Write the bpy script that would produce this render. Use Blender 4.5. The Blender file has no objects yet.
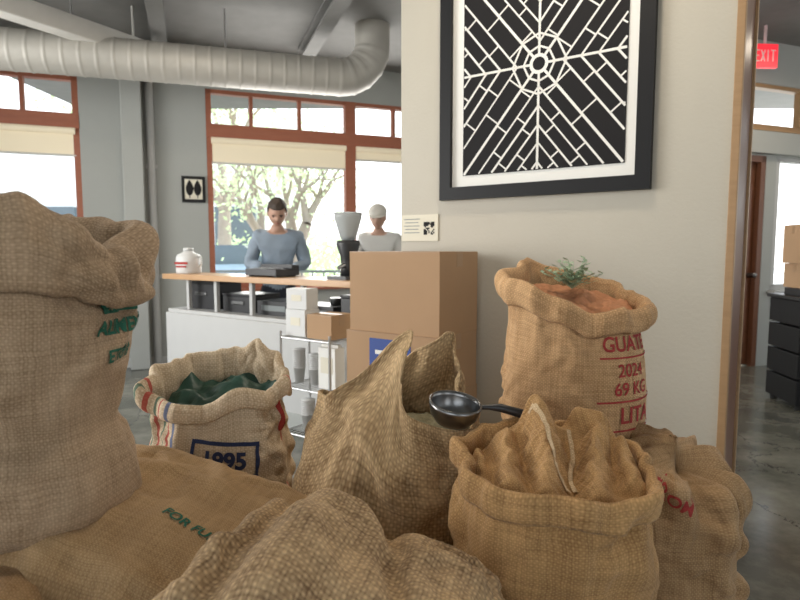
import bpy, bmesh, math, random
import numpy as np
from math import sin, cos, pi, radians, sqrt
from mathutils import Vector, noise, Matrix
from mathutils.bvhtree import BVHTree
random.seed(7)
scene = bpy.context.scene
COL = scene.collection

# ------------------------------------------------------------------ materials
def nm(name):
    m = bpy.data.materials.new(name); m.use_nodes = True
    nt = m.node_tree; b = nt.nodes['Principled BSDF']
    return m, nt, b

def mat(name, col, rough=0.6, metal=0.0, var=0.12, vscale=6.0, bump=0.0, bscale=80.0, emit=None, es=0.0, spec=None, trans=0.0, alpha=None):
    m, nt, b = nm(name)
    N, L = nt.nodes, nt.links
    tc = N.new('ShaderNodeTexCoord')
    nz = N.new('ShaderNodeTexNoise'); nz.inputs['Scale'].default_value = vscale; nz.inputs['Detail'].default_value = 4
    L.new(tc.outputs['Object'], nz.inputs['Vector'])
    mx = N.new('ShaderNodeMix'); mx.data_type = 'RGBA'
    mx.inputs[6].default_value = (*[c*(1-var) for c in col], 1)
    mx.inputs[7].default_value = (*[min(1, c*(1+var)) for c in col], 1)
    L.new(nz.outputs['Fac'], mx.inputs[0]); L.new(mx.outputs[2], b.inputs['Base Color'])
    b.inputs['Roughness'].default_value = rough; b.inputs['Metallic'].default_value = metal
    if spec is not None: b.inputs['Specular IOR Level'].default_value = spec
    if trans: b.inputs['Transmission Weight'].default_value = trans
    if alpha is not None: b.inputs['Alpha'].default_value = alpha
    if emit: b.inputs['Emission Color'].default_value = (*emit, 1); b.inputs['Emission Strength'].default_value = es
    if bump:
        n2 = N.new('ShaderNodeTexNoise'); n2.inputs['Scale'].default_value = bscale; n2.inputs['Detail'].default_value = 3
        L.new(tc.outputs['Object'], n2.inputs['Vector'])
        bp = N.new('ShaderNodeBump'); bp.inputs['Strength'].default_value = bump; bp.inputs['Distance'].default_value = 0.01
        L.new(n2.outputs['Fac'], bp.inputs['Height']); L.new(bp.outputs['Normal'], b.inputs['Normal'])
    return m

def wood(name, c1, c2, scale=3.0, rough=0.5):
    m, nt, b = nm(name); N, L = nt.nodes, nt.links
    tc = N.new('ShaderNodeTexCoord'); mp = N.new('ShaderNodeMapping')
    mp.inputs['Scale'].default_value = (scale, scale*8, scale*8)
    L.new(tc.outputs['Object'], mp.inputs[0])
    nz = N.new('ShaderNodeTexNoise'); nz.inputs['Scale'].default_value = 2; nz.inputs['Detail'].default_value = 6; nz.inputs['Distortion'].default_value = 1.0
    L.new(mp.outputs[0], nz.inputs['Vector'])
    mx = N.new('ShaderNodeMix'); mx.data_type = 'RGBA'
    mx.inputs[6].default_value = (*c1, 1); mx.inputs[7].default_value = (*c2, 1)
    L.new(nz.outputs['Fac'], mx.inputs[0]); L.new(mx.outputs[2], b.inputs['Base Color'])
    b.inputs['Roughness'].default_value = rough
    return m

def burlap(name, light, dark, period=0.005, stripes=(), wdist=0.0012, bstr=0.8):
    """woven jute: UVs are in metres"""
    m, nt, b = nm(name); N, L = nt.nodes, nt.links
    def math_(op, a, bb=None, c=None):
        n = N.new('ShaderNodeMath'); n.operation = op
        for i, v in enumerate((a, bb, c)):
            if v is None: continue
            if isinstance(v, (int, float)): n.inputs[i].default_value = v
            else: L.new(v, n.inputs[i])
        return n.outputs[0]
    uv = N.new('ShaderNodeUVMap')
    dn = N.new('ShaderNodeTexNoise'); dn.inputs['Scale'].default_value = 22; dn.inputs['Detail'].default_value = 2
    L.new(uv.outputs[0], dn.inputs['Vector'])
    vm = N.new('ShaderNodeVectorMath'); vm.operation = 'MULTIPLY_ADD'
    L.new(dn.outputs['Color'], vm.inputs[0]); vm.inputs[1].default_value = (0.012, 0.012, 0); L.new(uv.outputs[0], vm.inputs[2])
    sp = N.new('ShaderNodeSeparateXYZ'); L.new(vm.outputs[0], sp.inputs[0])
    k = 2*pi/period
    su2 = math_('SINE', math_('MULTIPLY', sp.outputs[0], k/2)); sv2 = math_('SINE', math_('MULTIPLY', sp.outputs[1], k/2))
    ov = math_('MULTIPLY', su2, sv2)
    h = math_('ADD', math_('MULTIPLY', math_('ADD', math_('ABSOLUTE', su2), math_('ABSOLUTE', sv2)), 0.36), math_('MULTIPLY', ov, 0.28))
    def streak(sx, sy):
        mp = N.new('ShaderNodeMapping'); mp.inputs['Scale'].default_value = (sx, sy, 1)
        L.new(vm.outputs[0], mp.inputs[0])
        t = N.new('ShaderNodeTexNoise'); t.inputs['Scale'].default_value = 1; t.inputs['Detail'].default_value = 2
        L.new(mp.outputs[0], t.inputs['Vector']); return t.outputs['Fac']
    s1 = streak(8, 1/period*0.8); s2 = streak(1/period*0.8, 8)
    st = math_('MULTIPLY', math_('SUBTRACT', math_('ADD', s1, s2), 1.0), 0.9)
    big = N.new('ShaderNodeTexNoise'); big.inputs['Scale'].default_value = 7; big.inputs['Detail'].default_value = 4
    L.new(uv.outputs[0], big.inputs['Vector'])
    f = math_('ADD', math_('ADD', math_('MULTIPLY', h, 0.75), st), math_('MULTIPLY', math_('SUBTRACT', big.outputs['Fac'], 0.5), 1.1))
    f = math_('ADD', f, 0.16)
    cl = N.new('ShaderNodeClamp'); L.new(f, cl.inputs[0])
    mx = N.new('ShaderNodeMix'); mx.data_type = 'RGBA'
    mx.inputs[6].default_value = (*dark, 1); mx.inputs[7].default_value = (*light, 1)
    L.new(cl.outputs[0], mx.inputs[0])
    colr = mx.outputs[2]
    for (c0, w, sc) in stripes:
        d = math_('ABSOLUTE', math_('SUBTRACT', sp.outputs[0], c0))
        msk = math_('MULTIPLY', math_('LESS_THAN', d, w/2), 0.85)
        m2 = N.new('ShaderNodeMix'); m2.data_type = 'RGBA'
        L.new(msk, m2.inputs[0]); L.new(colr, m2.inputs[6]); m2.inputs[7].default_value = (*sc, 1)
        colr = m2.outputs[2]
    L.new(colr, b.inputs['Base Color'])
    b.inputs['Roughness'].default_value = 0.9
    b.inputs['Specular IOR Level'].default_value = 0.15
    b.inputs['Sheen Weight'].default_value = 0.08
    bp = N.new('ShaderNodeBump'); bp.inputs['Strength'].default_value = bstr; bp.inputs['Distance'].default_value = wdist
    L.new(math_('ADD', h, st), bp.inputs['Height']); L.new(bp.outputs['Normal'], b.inputs['Normal'])
    return m

CIRC_C=2*pi*0.19
M_sackA = burlap('jute_fine', (0.52,0.375,0.245), (0.25,0.17,0.10), 0.0052, wdist=.0016)
M_sackB = burlap('jute_plain', (0.52,0.345,0.18), (0.26,0.16,0.075), 0.0042)
M_sackC = burlap('jute_striped', (0.74,0.61,0.44), (0.40,0.29,0.18), 0.0058,
   stripes=[(CIRC_C*(0.575+i*0.022), 0.009, c) for i, c in enumerate([(0.42,0.05,0.04),(0.05,0.13,0.09),(0.42,0.05,0.04),(0.05,0.13,0.09),(0.42,0.05,0.04),(0.10,0.16,0.32)])]+[(CIRC_C*0.985,0.012,(0.45,0.05,0.04))])
M_sackD = burlap('jute_coarse', (0.70,0.50,0.28), (0.25,0.155,0.075), 0.0078, wdist=0.0024)
M_sackE = burlap('jute_gold', (0.60,0.365,0.16), (0.26,0.14,0.055), 0.0046)
M_sackF = burlap('jute_warm', (0.68,0.43,0.225), (0.34,0.195,0.09), 0.0052)
M_sackH = burlap('jute_open_weave', (0.68,0.475,0.265), (0.17,0.10,0.05), 0.0085, wdist=0.003)
M_sackG = burlap('jute_brown', (0.50,0.325,0.17), (0.24,0.145,0.07), 0.005)
M_hem = burlap('jute_hem_pale', (0.80,0.62,0.40), (0.45,0.31,0.17), 0.004)
M_redprint = mat('ink_red', (0.36,0.04,0.035), 0.9, var=0.5, vscale=180)
M_greenprint = mat('ink_green', (0.02,0.12,0.075), 0.9, var=0.5, vscale=180)
M_navyprint = mat('ink_navy', (0.02,0.03,0.08), 0.9, var=0.5, vscale=180)
M_liner = mat('green_liner', (0.02,0.07,0.05), 0.45, var=0.5, vscale=20, bump=0.6, bscale=30)
M_bean = mat('green_coffee_beans', (0.24,0.21,0.12), 0.7, var=0.5, vscale=90, bump=1.0, bscale=120)
M_orange = mat('orange_lining', (0.56,0.26,0.13), 0.9, var=0.25, vscale=60, bump=0.5, bscale=100)

M_wall = mat('paint_grey', (0.385,0.395,0.375), 0.75, var=0.05, vscale=2, bump=0.1, bscale=40)
M_artwall = mat('paint_warm_grey', (0.49,0.455,0.38), 0.6, var=0.04, vscale=2, bump=0.15, bscale=60)
M_white = mat('paint_white', (0.50,0.50,0.49), 0.6, var=0.05)
M_ceil = mat('ceiling_dark', (0.19,0.187,0.178), 0.85, var=0.15)
M_beamwhite = mat('beam_white', (0.62,0.60,0.56), 0.6)
M_frame = wood('window_timber_red', (0.28,0.085,0.045), (0.40,0.14,0.075), 2)
M_trim = wood('trim_timber_tan', (0.30,0.18,0.085), (0.42,0.26,0.13), 2)
M_counter = wood('counter_timber', (0.42,0.24,0.12), (0.58,0.36,0.19), 2, 0.35)
M_door = wood('door_timber', (0.12,0.045,0.022), (0.19,0.075,0.035), 2, 0.4)
M_pallet = wood('pallet_timber', (0.35,0.25,0.15), (0.5,0.38,0.24), 3, 0.8)
M_black = mat('black_plastic', (0.02,0.02,0.022), 0.4)
M_blacksatin = mat('black_lacquer', (0.012,0.012,0.013), 0.5, var=0.0, spec=0.25)
M_paper = mat('paper_white', (0.80,0.79,0.75), 0.8, var=0.02)
M_ink = mat('ink_black', (0.014,0.013,0.014), 0.7, var=0.1, spec=0.2)
M_card = mat('cardboard', (0.42,0.265,0.15), 0.85, var=0.08, vscale=4)
M_tape = mat('packing_tape', (0.38,0.24,0.135), 0.3, var=0.05)
M_blue = mat('label_blue', (0.03,0.07,0.28), 0.6)
M_steel = mat('brushed_steel', (0.22,0.22,0.22), 0.3, metal=1.0, var=0.08, vscale=30)
M_chrome = mat('steel_rack', (0.6,0.6,0.6), 0.3, metal=1.0)
M_shade = mat('shade_cream', (0.74,0.66,0.50), 0.9, var=0.03, emit=(0.8,0.68,0.48), es=0.25)  # emission stands in for daylight coming through the cloth
M_cream = mat('card_cream', (0.72,0.68,0.56), 0.8, var=0.03)
M_cup = mat('cup_white', (0.62,0.62,0.61), 0.5, var=0.03)
M_hopper = mat('hopper_smoky', (0.60,0.63,0.63), 0.15, var=0.05, trans=0.4)
M_leaf = mat('leaf_green', (0.40,0.52,0.28), 0.6, var=0.4, vscale=3, emit=(0.68,0.80,0.52), es=0.6)  # emission added so the foliage looks sunlit and overexposed
M_sprig = mat('sprig_green', (0.34,0.44,0.29), 0.6, var=0.3, vscale=30)
M_bark = mat('bark_pale', (0.38,0.32,0.26), 0.9, var=0.3, vscale=4, bump=0.6, bscale=12)
M_pave = mat('pavement', (0.7,0.7,0.68), 0.9, var=0.1)
M_build = mat('stucco_white', (0.85,0.85,0.83), 0.9, var=0.04)
M_carp = mat('car_paint', (0.34,0.42,0.50), 0.25, metal=0.3)
M_glassdark = mat('car_glass', (0.10,0.13,0.15), 0.1)
M_rubber = mat('rubber', (0.02,0.02,0.02), 0.8)
M_rail = mat('railing_grey', (0.2,0.22,0.22), 0.6)
M_exit = mat('exit_red', (0.6,0.02,0.03), 0.5, emit=(1.0,0.03,0.05), es=0.9)
M_exitw = mat('exit_housing', (0.75,0.55,0.55), 0.5)
M_fill = mat('fill_diffuser', (0.9,0.9,0.88), 0.5, emit=(1,0.95,0.88), es=4)  # glowing disc of the added fill fixtures
M_skin = mat('skin', (0.46,0.28,0.205), 0.55, var=0.08, vscale=20)
M_hair = mat('hair_dark', (0.04,0.026,0.018), 0.6, var=0.3, vscale=60)
M_hairf = mat('hair_fair', (0.30,0.22,0.13), 0.6, var=0.3, vscale=60)
M_shirt = mat('shirt_blue_grey', (0.24,0.30,0.37), 0.9, var=0.12, vscale=10, bump=0.5, bscale=14)
M_shirtw = mat('shirt_white', (0.60,0.60,0.58), 0.9, var=0.06, bump=0.5, bscale=14)
M_pants = mat('trousers_dark', (0.03,0.035,0.05), 0.9)
M_shoe = mat('shoe_dark', (0.03,0.025,0.02), 0.6)
M_eye = mat('eye_dark', (0.03,0.02,0.02), 0.2)
M_lip = mat('lips', (0.38,0.18,0.14), 0.6)
M_cap = mat('cap_pale', (0.6,0.58,0.53), 0.9)
M_duct = mat('galvanised_duct', (0.43,0.41,0.37), 0.55, metal=0.25, var=0.15, vscale=4)

def floor_mat():
    m, nt, b = nm('polished_concrete'); N, L = nt.nodes, nt.links
    tc = N.new('ShaderNodeTexCoord')
    nz = N.new('ShaderNodeTexNoise'); nz.inputs['Scale'].default_value = 1.6; nz.inputs['Detail'].default_value = 8; nz.inputs['Roughness'].default_value = 0.7
    L.new(tc.outputs['Object'], nz.inputs['Vector'])
    cr = N.new('ShaderNodeValToRGB')
    cr.color_ramp.elements[0].position = 0.36; cr.color_ramp.elements[0].color = (0.065,0.067,0.055,1)
    cr.color_ramp.elements[1].position = 0.68; cr.color_ramp.elements[1].color = (0.23,0.222,0.185,1)
    L.new(nz.outputs['Fac'], cr.inputs[0])
    vo = N.new('ShaderNodeTexVoronoi'); vo.feature = 'DISTANCE_TO_EDGE'; vo.inputs['Scale'].default_value = 0.8
    dn = N.new('ShaderNodeVectorMath'); dn.operation = 'MULTIPLY_ADD'
    L.new(nz.outputs['Color'], dn.inputs[0]); dn.inputs[1].default_value = (0.5,0.5,0.5); L.new(tc.outputs['Object'], dn.inputs[2])
    L.new(dn.outputs[0], vo.inputs['Vector'])
    lt = N.new('ShaderNodeMath'); lt.operation = 'LESS_THAN'; lt.inputs[1].default_value = 0.004
    L.new(vo.outputs['Distance'], lt.inputs[0])
    mx = N.new('ShaderNodeMix'); mx.data_type = 'RGBA'
    L.new(lt.outputs[0], mx.inputs[0]); L.new(cr.outputs[0], mx.inputs[6]); mx.inputs[7].default_value = (0.05,0.05,0.045,1)
    L.new(mx.outputs[2], b.inputs['Base Color'])
    b.inputs['Roughness'].default_value = 0.2
    return m
M_floor = floor_mat()

# ------------------------------------------------------------------ mesh builder
class MB:
    def __init__(s): s.v=[]; s.f=[]; s.m=[]; s.s=[]; s.mats=[]
    def mi(s, m):
        if m not in s.mats: s.mats.append(m)
        return s.mats.index(m)
    def add(s, vs, fs, m, smooth=False):
        o=len(s.v); k=s.mi(m); s.v += [tuple(v) for v in vs]
        for f in fs: s.f.append(tuple(o+i for i in f)); s.m.append(k); s.s.append(smooth)
    def box(s, c, d, m, rz=0.0, rx=0.0, ry=0.0):
        R = Matrix.Rotation(rz,3,'Z') @ Matrix.Rotation(ry,3,'Y') @ Matrix.Rotation(rx,3,'X')
        vs=[]
        for z in (-.5,.5):
            for y in (-.5,.5):
                for x in (-.5,.5):
                    vs.append(Vector(c)+R@Vector((x*d[0],y*d[1],z*d[2])))
        s.add(vs,[(0,2,3,1),(4,5,7,6),(0,1,5,4),(2,6,7,3),(0,4,6,2),(1,3,7,5)],m)
    def lathe(s, c, prof, m, seg=32, smooth=True, M=None):
        vs=[];fs=[]; n=len(prof)
        for i in range(seg):
            a=2*pi*i/seg
            for r,z in prof:
                p=Vector((r*cos(a),r*sin(a),z))
                if M is not None: p=M@p
                vs.append(Vector(c)+p)
        for i in range(seg):
            j=(i+1)%seg
            for k in range(n-1):
                fs.append((i*n+k,j*n+k,j*n+k+1,i*n+k+1))
        s.add(vs,fs,m,smooth)
    def tube(s, pts, rad, m, seg=12, caps=True, smooth=True):
        pts=[Vector(p) for p in pts]; n=len(pts)
        if isinstance(rad,(int,float)): rad=[rad]*n
        vs=[];fs=[]
        t0=(pts[1]-pts[0]).normalized()
        up=Vector((0,0,1)) if abs(t0.z)<0.9 else Vector((1,0,0))
        u=t0.cross(up).normalized()
        for i in range(n):
            if i==0:t=pts[1]-pts[0]
            elif i==n-1:t=pts[-1]-pts[-2]
            else:t=(pts[i+1]-pts[i]).normalized()+(pts[i]-pts[i-1]).normalized()
            t.normalize(); u=(u-t*u.dot(t)).normalized(); w=t.cross(u)
            for k in range(seg):
                a=2*pi*k/seg; vs.append(pts[i]+(u*cos(a)+w*sin(a))*rad[i])
        for i in range(n-1):
            for k in range(seg):
                l=(k+1)%seg; fs.append((i*seg+k,i*seg+l,(i+1)*seg+l,(i+1)*seg+k))
        s.add(vs,fs,m,smooth)
        if caps:
            s.add(vs[:seg],[tuple(range(seg))],m); s.add(vs[-seg:],[tuple(range(seg))],m)
    def ell(s, c, r, m, seg=20, rings=12, fn=None):
        vs=[];fs=[]
        for j in range(rings+1):
            ph=-pi/2+pi*j/rings
            for i in range(seg):
                a=2*pi*i/seg; p=Vector((cos(ph)*cos(a),cos(ph)*sin(a),sin(ph)))
                p=Vector((p.x*r[0],p.y*r[1],p.z*r[2]))
                if fn: p=fn(p)
                vs.append(Vector(c)+p)
        for j in range(rings):
            for i in range(seg):
                k=(i+1)%seg; fs.append((j*seg+i,j*seg+k,(j+1)*seg+k,(j+1)*seg+i))
        s.add(vs,fs,m,True)
    def done(s, name, loc=(0,0,0), rz=0.0, bevel=0.0, parent=None):
        me=bpy.data.meshes.new(name); me.from_pydata(s.v,[],s.f)
        for m in s.mats: me.materials.append(m)
        me.polygons.foreach_set('material_index',s.m); me.polygons.foreach_set('use_smooth',s.s); me.update()
        ob=bpy.data.objects.new(name,me); COL.objects.link(ob); ob.location=loc; ob.rotation_euler=(0,0,rz)
        if bevel:
            b=ob.modifiers.new('bevel','BEVEL'); b.width=bevel; b.segments=2; b.limit_method='ANGLE'
        if parent: ob.parent=parent
        return ob

# ------------------------------------------------------------------ room shell
def wall(name, p0, p1, z0, z1, opens, th, m):
    d=Vector((p1[0]-p0[0],p1[1]-p0[1])); Lg=d.length; ang=math.atan2(d.y,d.x)
    xs=sorted({0,Lg,*[o[0] for o in opens],*[o[1] for o in opens]}); zs=sorted({z0,z1,*[o[2] for o in opens],*[o[3] for o in opens]})
    mb=MB()
    for i in range(len(xs)-1):
        cx=(xs[i]+xs[i+1])/2
        for j in range(len(zs)-1):
            cz=(zs[j]+zs[j+1])/2
            if any(o[0]<cx<o[1] and o[2]<cz<o[3] for o in opens): continue
            mb.box((cx,th/2,cz),(xs[i+1]-xs[i],th,zs[j+1]-zs[j]),m)
    return mb.done(name,(p0[0],p0[1],0),ang)

H=3.5
mb=MB(); mb.box((0.8,3.0,-0.05),(11.6,12.6,0.1),M_floor); mb.done('floor')
mb=MB(); mb.box((0.8,3.0,H+0.05),(11.6,12.6,0.1),M_ceil); mb.done('ceiling')
TB=math.atan(0.38)
BW0=(-4.7,5.664); 
wall('wall_back',BW0,(2.6,8.438),0,H,[(0.15,1.44,0.85,3.09),(2.70,5.9,0.85,3.09)],0.2,M_wall)
wall('wall_back_return',(2.6,8.438),(2.6,5.844),0,H,[],0.15,M_wall)
RB0=(2.6,5.844)
sR=lambda X:(X-2.6)/cos(TB)
wall('wall_back_right',RB0,(6.3,7.25),0,H,[(sR(2.95),sR(3.97),0,2.3),(sR(3.3),sR(6.1),2.58,3.06),(sR(4.12),sR(6.1),0.85,2.3)],0.2,M_wall)
wall('wall_right',(6.3,7.4),(6.3,-3),0,H,[(2,4.5,0.9,2.8),(6,9,0.9,2.8)],0.2,M_wall)
wall('wall_front',(6.3,-3),(-4.7,-3),0,H,[(1.5,4.2,0.8,2.9),(6.2,10,0.8,2.9)],0.2,M_wall)  # unseen openings behind the camera, added to let in fill light
wall('wall_left',(-4.7,-3),(-4.7,5.9),0,H,[(0.8,3.6,0.7,3.0),(4.4,7.4,0.7,3.0)],0.2,M_wall)  # out-of-view openings added so sky light fills from the left

def window(name, p0, ang, s0,s1,z0,z1, vbars=(), hbars=(), tv=(), th=0.2, m=M_frame, shades=(), fw=0.06):
    mb=MB()
    y=0.05
    def bar(sa,sb,za,zb,dy=0.09): mb.box(((sa+sb)/2,y,(za+zb)/2),(sb-sa,dy,zb-za),m)
    bar(s0,s0+fw,z0,z1); bar(s1-fw,s1,z0,z1); bar(s0,s1,z0,z0+fw); bar(s0,s1,z1-fw*0.7,z1)
    for (za,zb) in hbars: bar(s0,s1,za,zb,0.12)
    for (c,w) in vbars: bar(c-w/2,c+w/2,z0,z1,0.11)
    for (c,w,za,zb) in tv: bar(c-w/2,c+w/2,za,zb,0.07)
    mb.box(((s0+s1)/2,-0.02,z0-0.015),(s1-s0+0.1,0.14,0.03),m)
    for (sa,sb,za,zb) in shades:
        mb.box(((sa+sb)/2,0.015,(za+zb)/2),(sb-sa,0.004,zb-za),M_shade)
        mb.tube([(sa,0.0,zb-0.03),(sb,0.0,zb-0.03)],0.035,M_shade)
        mb.tube([(sa,0.015,za),(sb,0.015,za)],0.012,M_beamwhite)
    return mb.done(name,(p0[0],p0[1],0),ang,bevel=0.004)
window('window_1',BW0,TB,0.15,1.44,0.85,3.09,hbars=[(2.56,2.71)],tv=[(0.93,0.04,2.7,3.09)],shades=[(0.2,1.40,2.28,2.56)])
window('window_2',BW0,TB,2.70,5.9,0.85,3.09,vbars=[(4.38,0.13)],hbars=[(2.56,2.71)],
   tv=[(3.2,0.04,2.7,3.09),(3.76,0.04,2.7,3.09),(4.95,0.04,2.7,3.09)],shades=[(2.75,4.32,2.28,2.56),(4.45,5.85,2.40,2.56)])
window('window_3',RB0,TB,sR(3.3),sR(6.1),2.58,3.06,tv=[(sR(4.45),0.05,2.58,3.06),(sR(5.3),0.05,2.58,3.06)],m=M_trim)
window('window_4',RB0,TB,sR(4.12),sR(6.1),0.85,2.3,vbars=[(sR(5.1),0.06)],m=M_white)
mb=MB(); mb.box(((sR(3.0)+sR(6.2))/2,-0.04,2.44),(sR(6.2)-sR(3.0),0.08,0.24),M_wall); mb.done('trim_1',(RB0[0],RB0[1],0),TB,0.005)
# door
mb=MB(); a,b_=sR(2.97),sR(3.95)
mb.box(((a+b_)/2,0.08,1.14),(b_-a,0.045,2.24),M_door)
for (z,h) in ((0.6,0.7),(1.55,0.9)):
    for c in (0.28,0.72):
        mb.box((a+(b_-a)*c,0.052,z),((b_-a)*0.34,0.015,h),M_door)
mb.box((a+0.03,0.02,1.15),(0.07,0.06,2.3),M_door); mb.box((b_-0.03,0.02,1.15),(0.07,0.06,2.3),M_door); mb.box(((a+b_)/2,0.02,2.27),(b_-a,0.06,0.07),M_door)
mb.tube([(b_-0.1,0.0,1.02),(b_-0.1,0.06,1.02)],0.025,M_steel); mb.ell((b_-0.1,-0.02,1.02),(0.03,0.025,0.03),M_steel)
mb.done('door_1',(RB0[0],RB0[1],0),TB,0.004)
mb=MB(); mb.box((3.9,-0.01,0.05),(7.6,0.02,0.1),M_white); mb.done('baseboard_back',(BW0[0],BW0[1],0),TB)

# art wall
AW=radians(-35); A0=(0.007,3.2)
mb=MB(); mb.box((0.785,0.22,H/2),(1.57,0.44,H),M_artwall); mb.done('wall_partition',(A0[0],A0[1],0),AW)
mb=MB(); mb.box((1.585,0.01,H/2),(0.03,0.05,H),M_trim); mb.box((1.583,0.235,H/2),(0.025,0.41,H),M_door)
mb.box((1.585,0.445,H/2),(0.045,0.04,H),M_trim); mb.done('trim_2',(A0[0],A0[1],0),AW,0.003)
mb=MB(); mb.box((0.78,-0.008,0.06),(1.57,0.016,0.12),M_white); mb.done('baseboard_partition',(A0[0],A0[1],0),AW)

# framed linocut print
def clip_seg(p,q,hx,hy):
    t0,t1=0,1; dx,dy=q[0]-p[0],q[1]-p[1]
    for pp,qq in ((-dx,p[0]+hx),(dx,hx-p[0]),(-dy,p[1]+hy),(dy,hy-p[1])):
        if abs(pp)<1e-9:
            if qq<0: return None
        else:
            r=qq/pp
            if pp<0: t0=max(t0,r)
            else: t1=min(t1,r)
    if t0>=t1: return None
    return ((p[0]+dx*t0,p[1]+dy*t0),(p[0]+dx*t1,p[1]+dy*t1))
mb=MB()
S0,S1,Z0,Z1=0.265,1.284,1.552,2.745; cs=(S0+S1)/2; fwid=0.062
mb.box((cs,-0.02,Z0+fwid/2),(S1-S0,0.036,fwid),M_blacksatin); mb.box((cs,-0.02,Z1-fwid/2),(S1-S0,0.036,fwid),M_blacksatin)
mb.box((S0+fwid/2,-0.02,(Z0+Z1)/2),(fwid,0.036,Z1-Z0-2*fwid),M_blacksatin); mb.box((S1-fwid/2,-0.02,(Z0+Z1)/2),(fwid,0.036,Z1-Z0-2*fwid),M_blacksatin)
mb.box((cs,-0.008,(Z0+Z1)/2),(S1-S0-0.1,0.010,Z1-Z0-0.1),M_paper)
pcx,pcz,hx,hz=0.783,2.150,0.392,0.480
mb.box((pcx,-0.016,pcz),(2*hx,0.004,2*hz),M_ink)
rnd=random.Random(3)
def line(p,q,w):
    c=clip_seg(p,q,hx-0.004,hz-0.004)
    if not c: return
    p,q=c; L_=math.hypot(q[0]-p[0],q[1]-p[1])
    if L_<0.01: return
    a=math.atan2(q[1]-p[1],q[0]-p[0])
    mb.box((pcx+(p[0]+q[0])/2,-0.0185,pcz+(p[1]+q[1])/2),(L_,0.002,w),M_paper,ry=-a)
DA=radians(51); cD,sD=cos(DA),sin(DA)
for ad in (0,90,180,270): a=radians(ad); line((.035*cos(a),.035*sin(a)),(.9*cos(a),.9*sin(a)),.011)
for sx in (1,-1):
    for sy in (1,-1):
        dx,dy=cD*sx,sD*sy
        line((.035*dx,.035*dy),(.9*dx,.9*dy),.012)
        TU=[.10,.185,.27,.355,.44]; TS=[.11,.19,.27,.35]
        for t in TU:
            j=rnd.uniform(-.006,.006); line((0,(t+j)*sy),(dx,(t+j)*sy+dy),rnd.uniform(.007,.010))
        for t in TS:
            j=rnd.uniform(-.006,.006); line(((t+j)*sx,0),((t+j)*sx+dx,dy),rnd.uniform(.007,.010))
        for r in (.075,.13):
            line((r*sx,0),(r*dx,r*dy),.009); line((0,r*1.05*sy),(r*dx,r*dy),.009)
        for n_,T,ks in (((-sD*sx,cD*sy),[0]+TU,cD),((sD*sx,-cD*sy),[0]+TS,sD)):
            for k in range(len(T)-1):
                o1,o2=T[k]*ks,T[k+1]*ks; st=T[k+1]*(sD if ks==cD else cD)
                for q in range(2):
                    s_=st+.06+q*.19+.04*(k%2)
                    line((dx*s_+n_[0]*o1,dy*s_+n_[1]*o1),(dx*s_+n_[0]*o2,dy*s_+n_[1]*o2),.007)
vs=[];fs=[]
for i in range(20):
    a=2*pi*i/20
    for r in (0.03,0.046): vs.append((pcx+r*cos(a),-0.0203,pcz+r*sin(a)))
for i in range(20): fs.append((2*i,2*i+1,(2*i+3)%40,(2*i+2)%40))
mb.add(vs,fs,M_paper)
vs=[(pcx+0.031*cos(2*pi*i/20),-0.0200,pcz+0.031*sin(2*pi*i/20)) for i in range(20)]; mb.add(vs,[tuple(range(20))],M_ink)
mb.done('framed_spider_web_print',(A0[0],A0[1],0),AW)

mb=MB(); mb.box((0.125,-0.004,1.415),(0.23,0.008,0.14),M_cream)
for r in range(5): mb.box((0.075,-0.0086,1.462-r*0.018),(0.10-0.015*(r%2),0.001,0.004),M_rail)
for i in range(9):
    for j in range(9):
        fin=(i<3 and j<3)or(i<3 and j>5)or(i>5 and j>5)
        if fin or rnd.random()<0.5: mb.box((0.155+i*0.0075,-0.0088,1.382+j*0.0075),(0.0075,0.001,0.0075),M_ink)
mb.done('wall_info_card',(A0[0],A0[1],0),AW)

mb=MB(); s,z=2.549,1.97
mb.box((s,-0.012,z),(0.25,0.024,0.29),M_blacksatin); mb.box((s,-0.026,z),(0.185,0.006,0.22),M_cream)
for dx in (-0.042,0.042):
    mb.ell((s+dx,-0.03,z+0.015),(0.042,0.004,0.085),M_ink,fn=lambda p:Vector((p.x*(1-.5*max(0,p.z/.085)),p.y,p.z))); mb.box((s+dx,-0.03,z-0.08),(0.008,0.004,0.04),M_ink)
mb.done('small_framed_picture',(BW0[0],BW0[1],0),TB)
mb=MB(); mb.tube([(2.125,-0.05,0.0),(2.125,-0.05,H)],0.04,M_white)
for z in (1.0,2.2,3.2): mb.box((2.125,-0.02,z),(0.12,0.05,0.04),M_white)
mb.done('wall_conduit_pipe',(BW0[0],BW0[1],0),TB)
mb=MB(); mb.box((1.95,0-0.10,H/2),(0.2,0.2,H),M_wall); mb.done('wall_pilaster',(BW0[0],BW0[1],0),TB,0.01)

# ------------------------------------------------------------------ ceiling duct
P0=Vector((-4.65,4.62,2.975)); P1=Vector((-0.60,5.82,2.975))
pts=[];rad=[]
d=(P1-P0); L_=d.length; d.normalize(); n=int(L_/0.012); RD=.172
for i in range(n+1): pts.append(P0+d*(L_*i/n)); rad.append(RD+(0.006 if i%11==0 else 0))
for k in range(1,25):
    a=radians(90*k/24); pts.append(P1+d*(0.34*sin(a))+Vector((0,0,0.34*(1-cos(a))))); rad.append(RD+(0.008 if k%5==0 else 0))
pts.append(pts[-1]+Vector((0,0,0.185))); rad.append(RD)
mb=MB(); mb.tube(pts,rad,M_duct,seg=40)
for t in (0.15,0.45,0.75):
    q=P0+d*(L_*t)
    mb.tube([(q.x,q.y,3.14),(q.x,q.y,H)],0.008,M_chrome,6)
mb.done('ventilation_duct')
mb=MB(); mb.box((0,0,0),(.16,3.2,0.16),M_beamwhite); o=mb.done('ceiling_beam',(-2.98,4.5,3.13),radians(-30),0.01)
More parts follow.
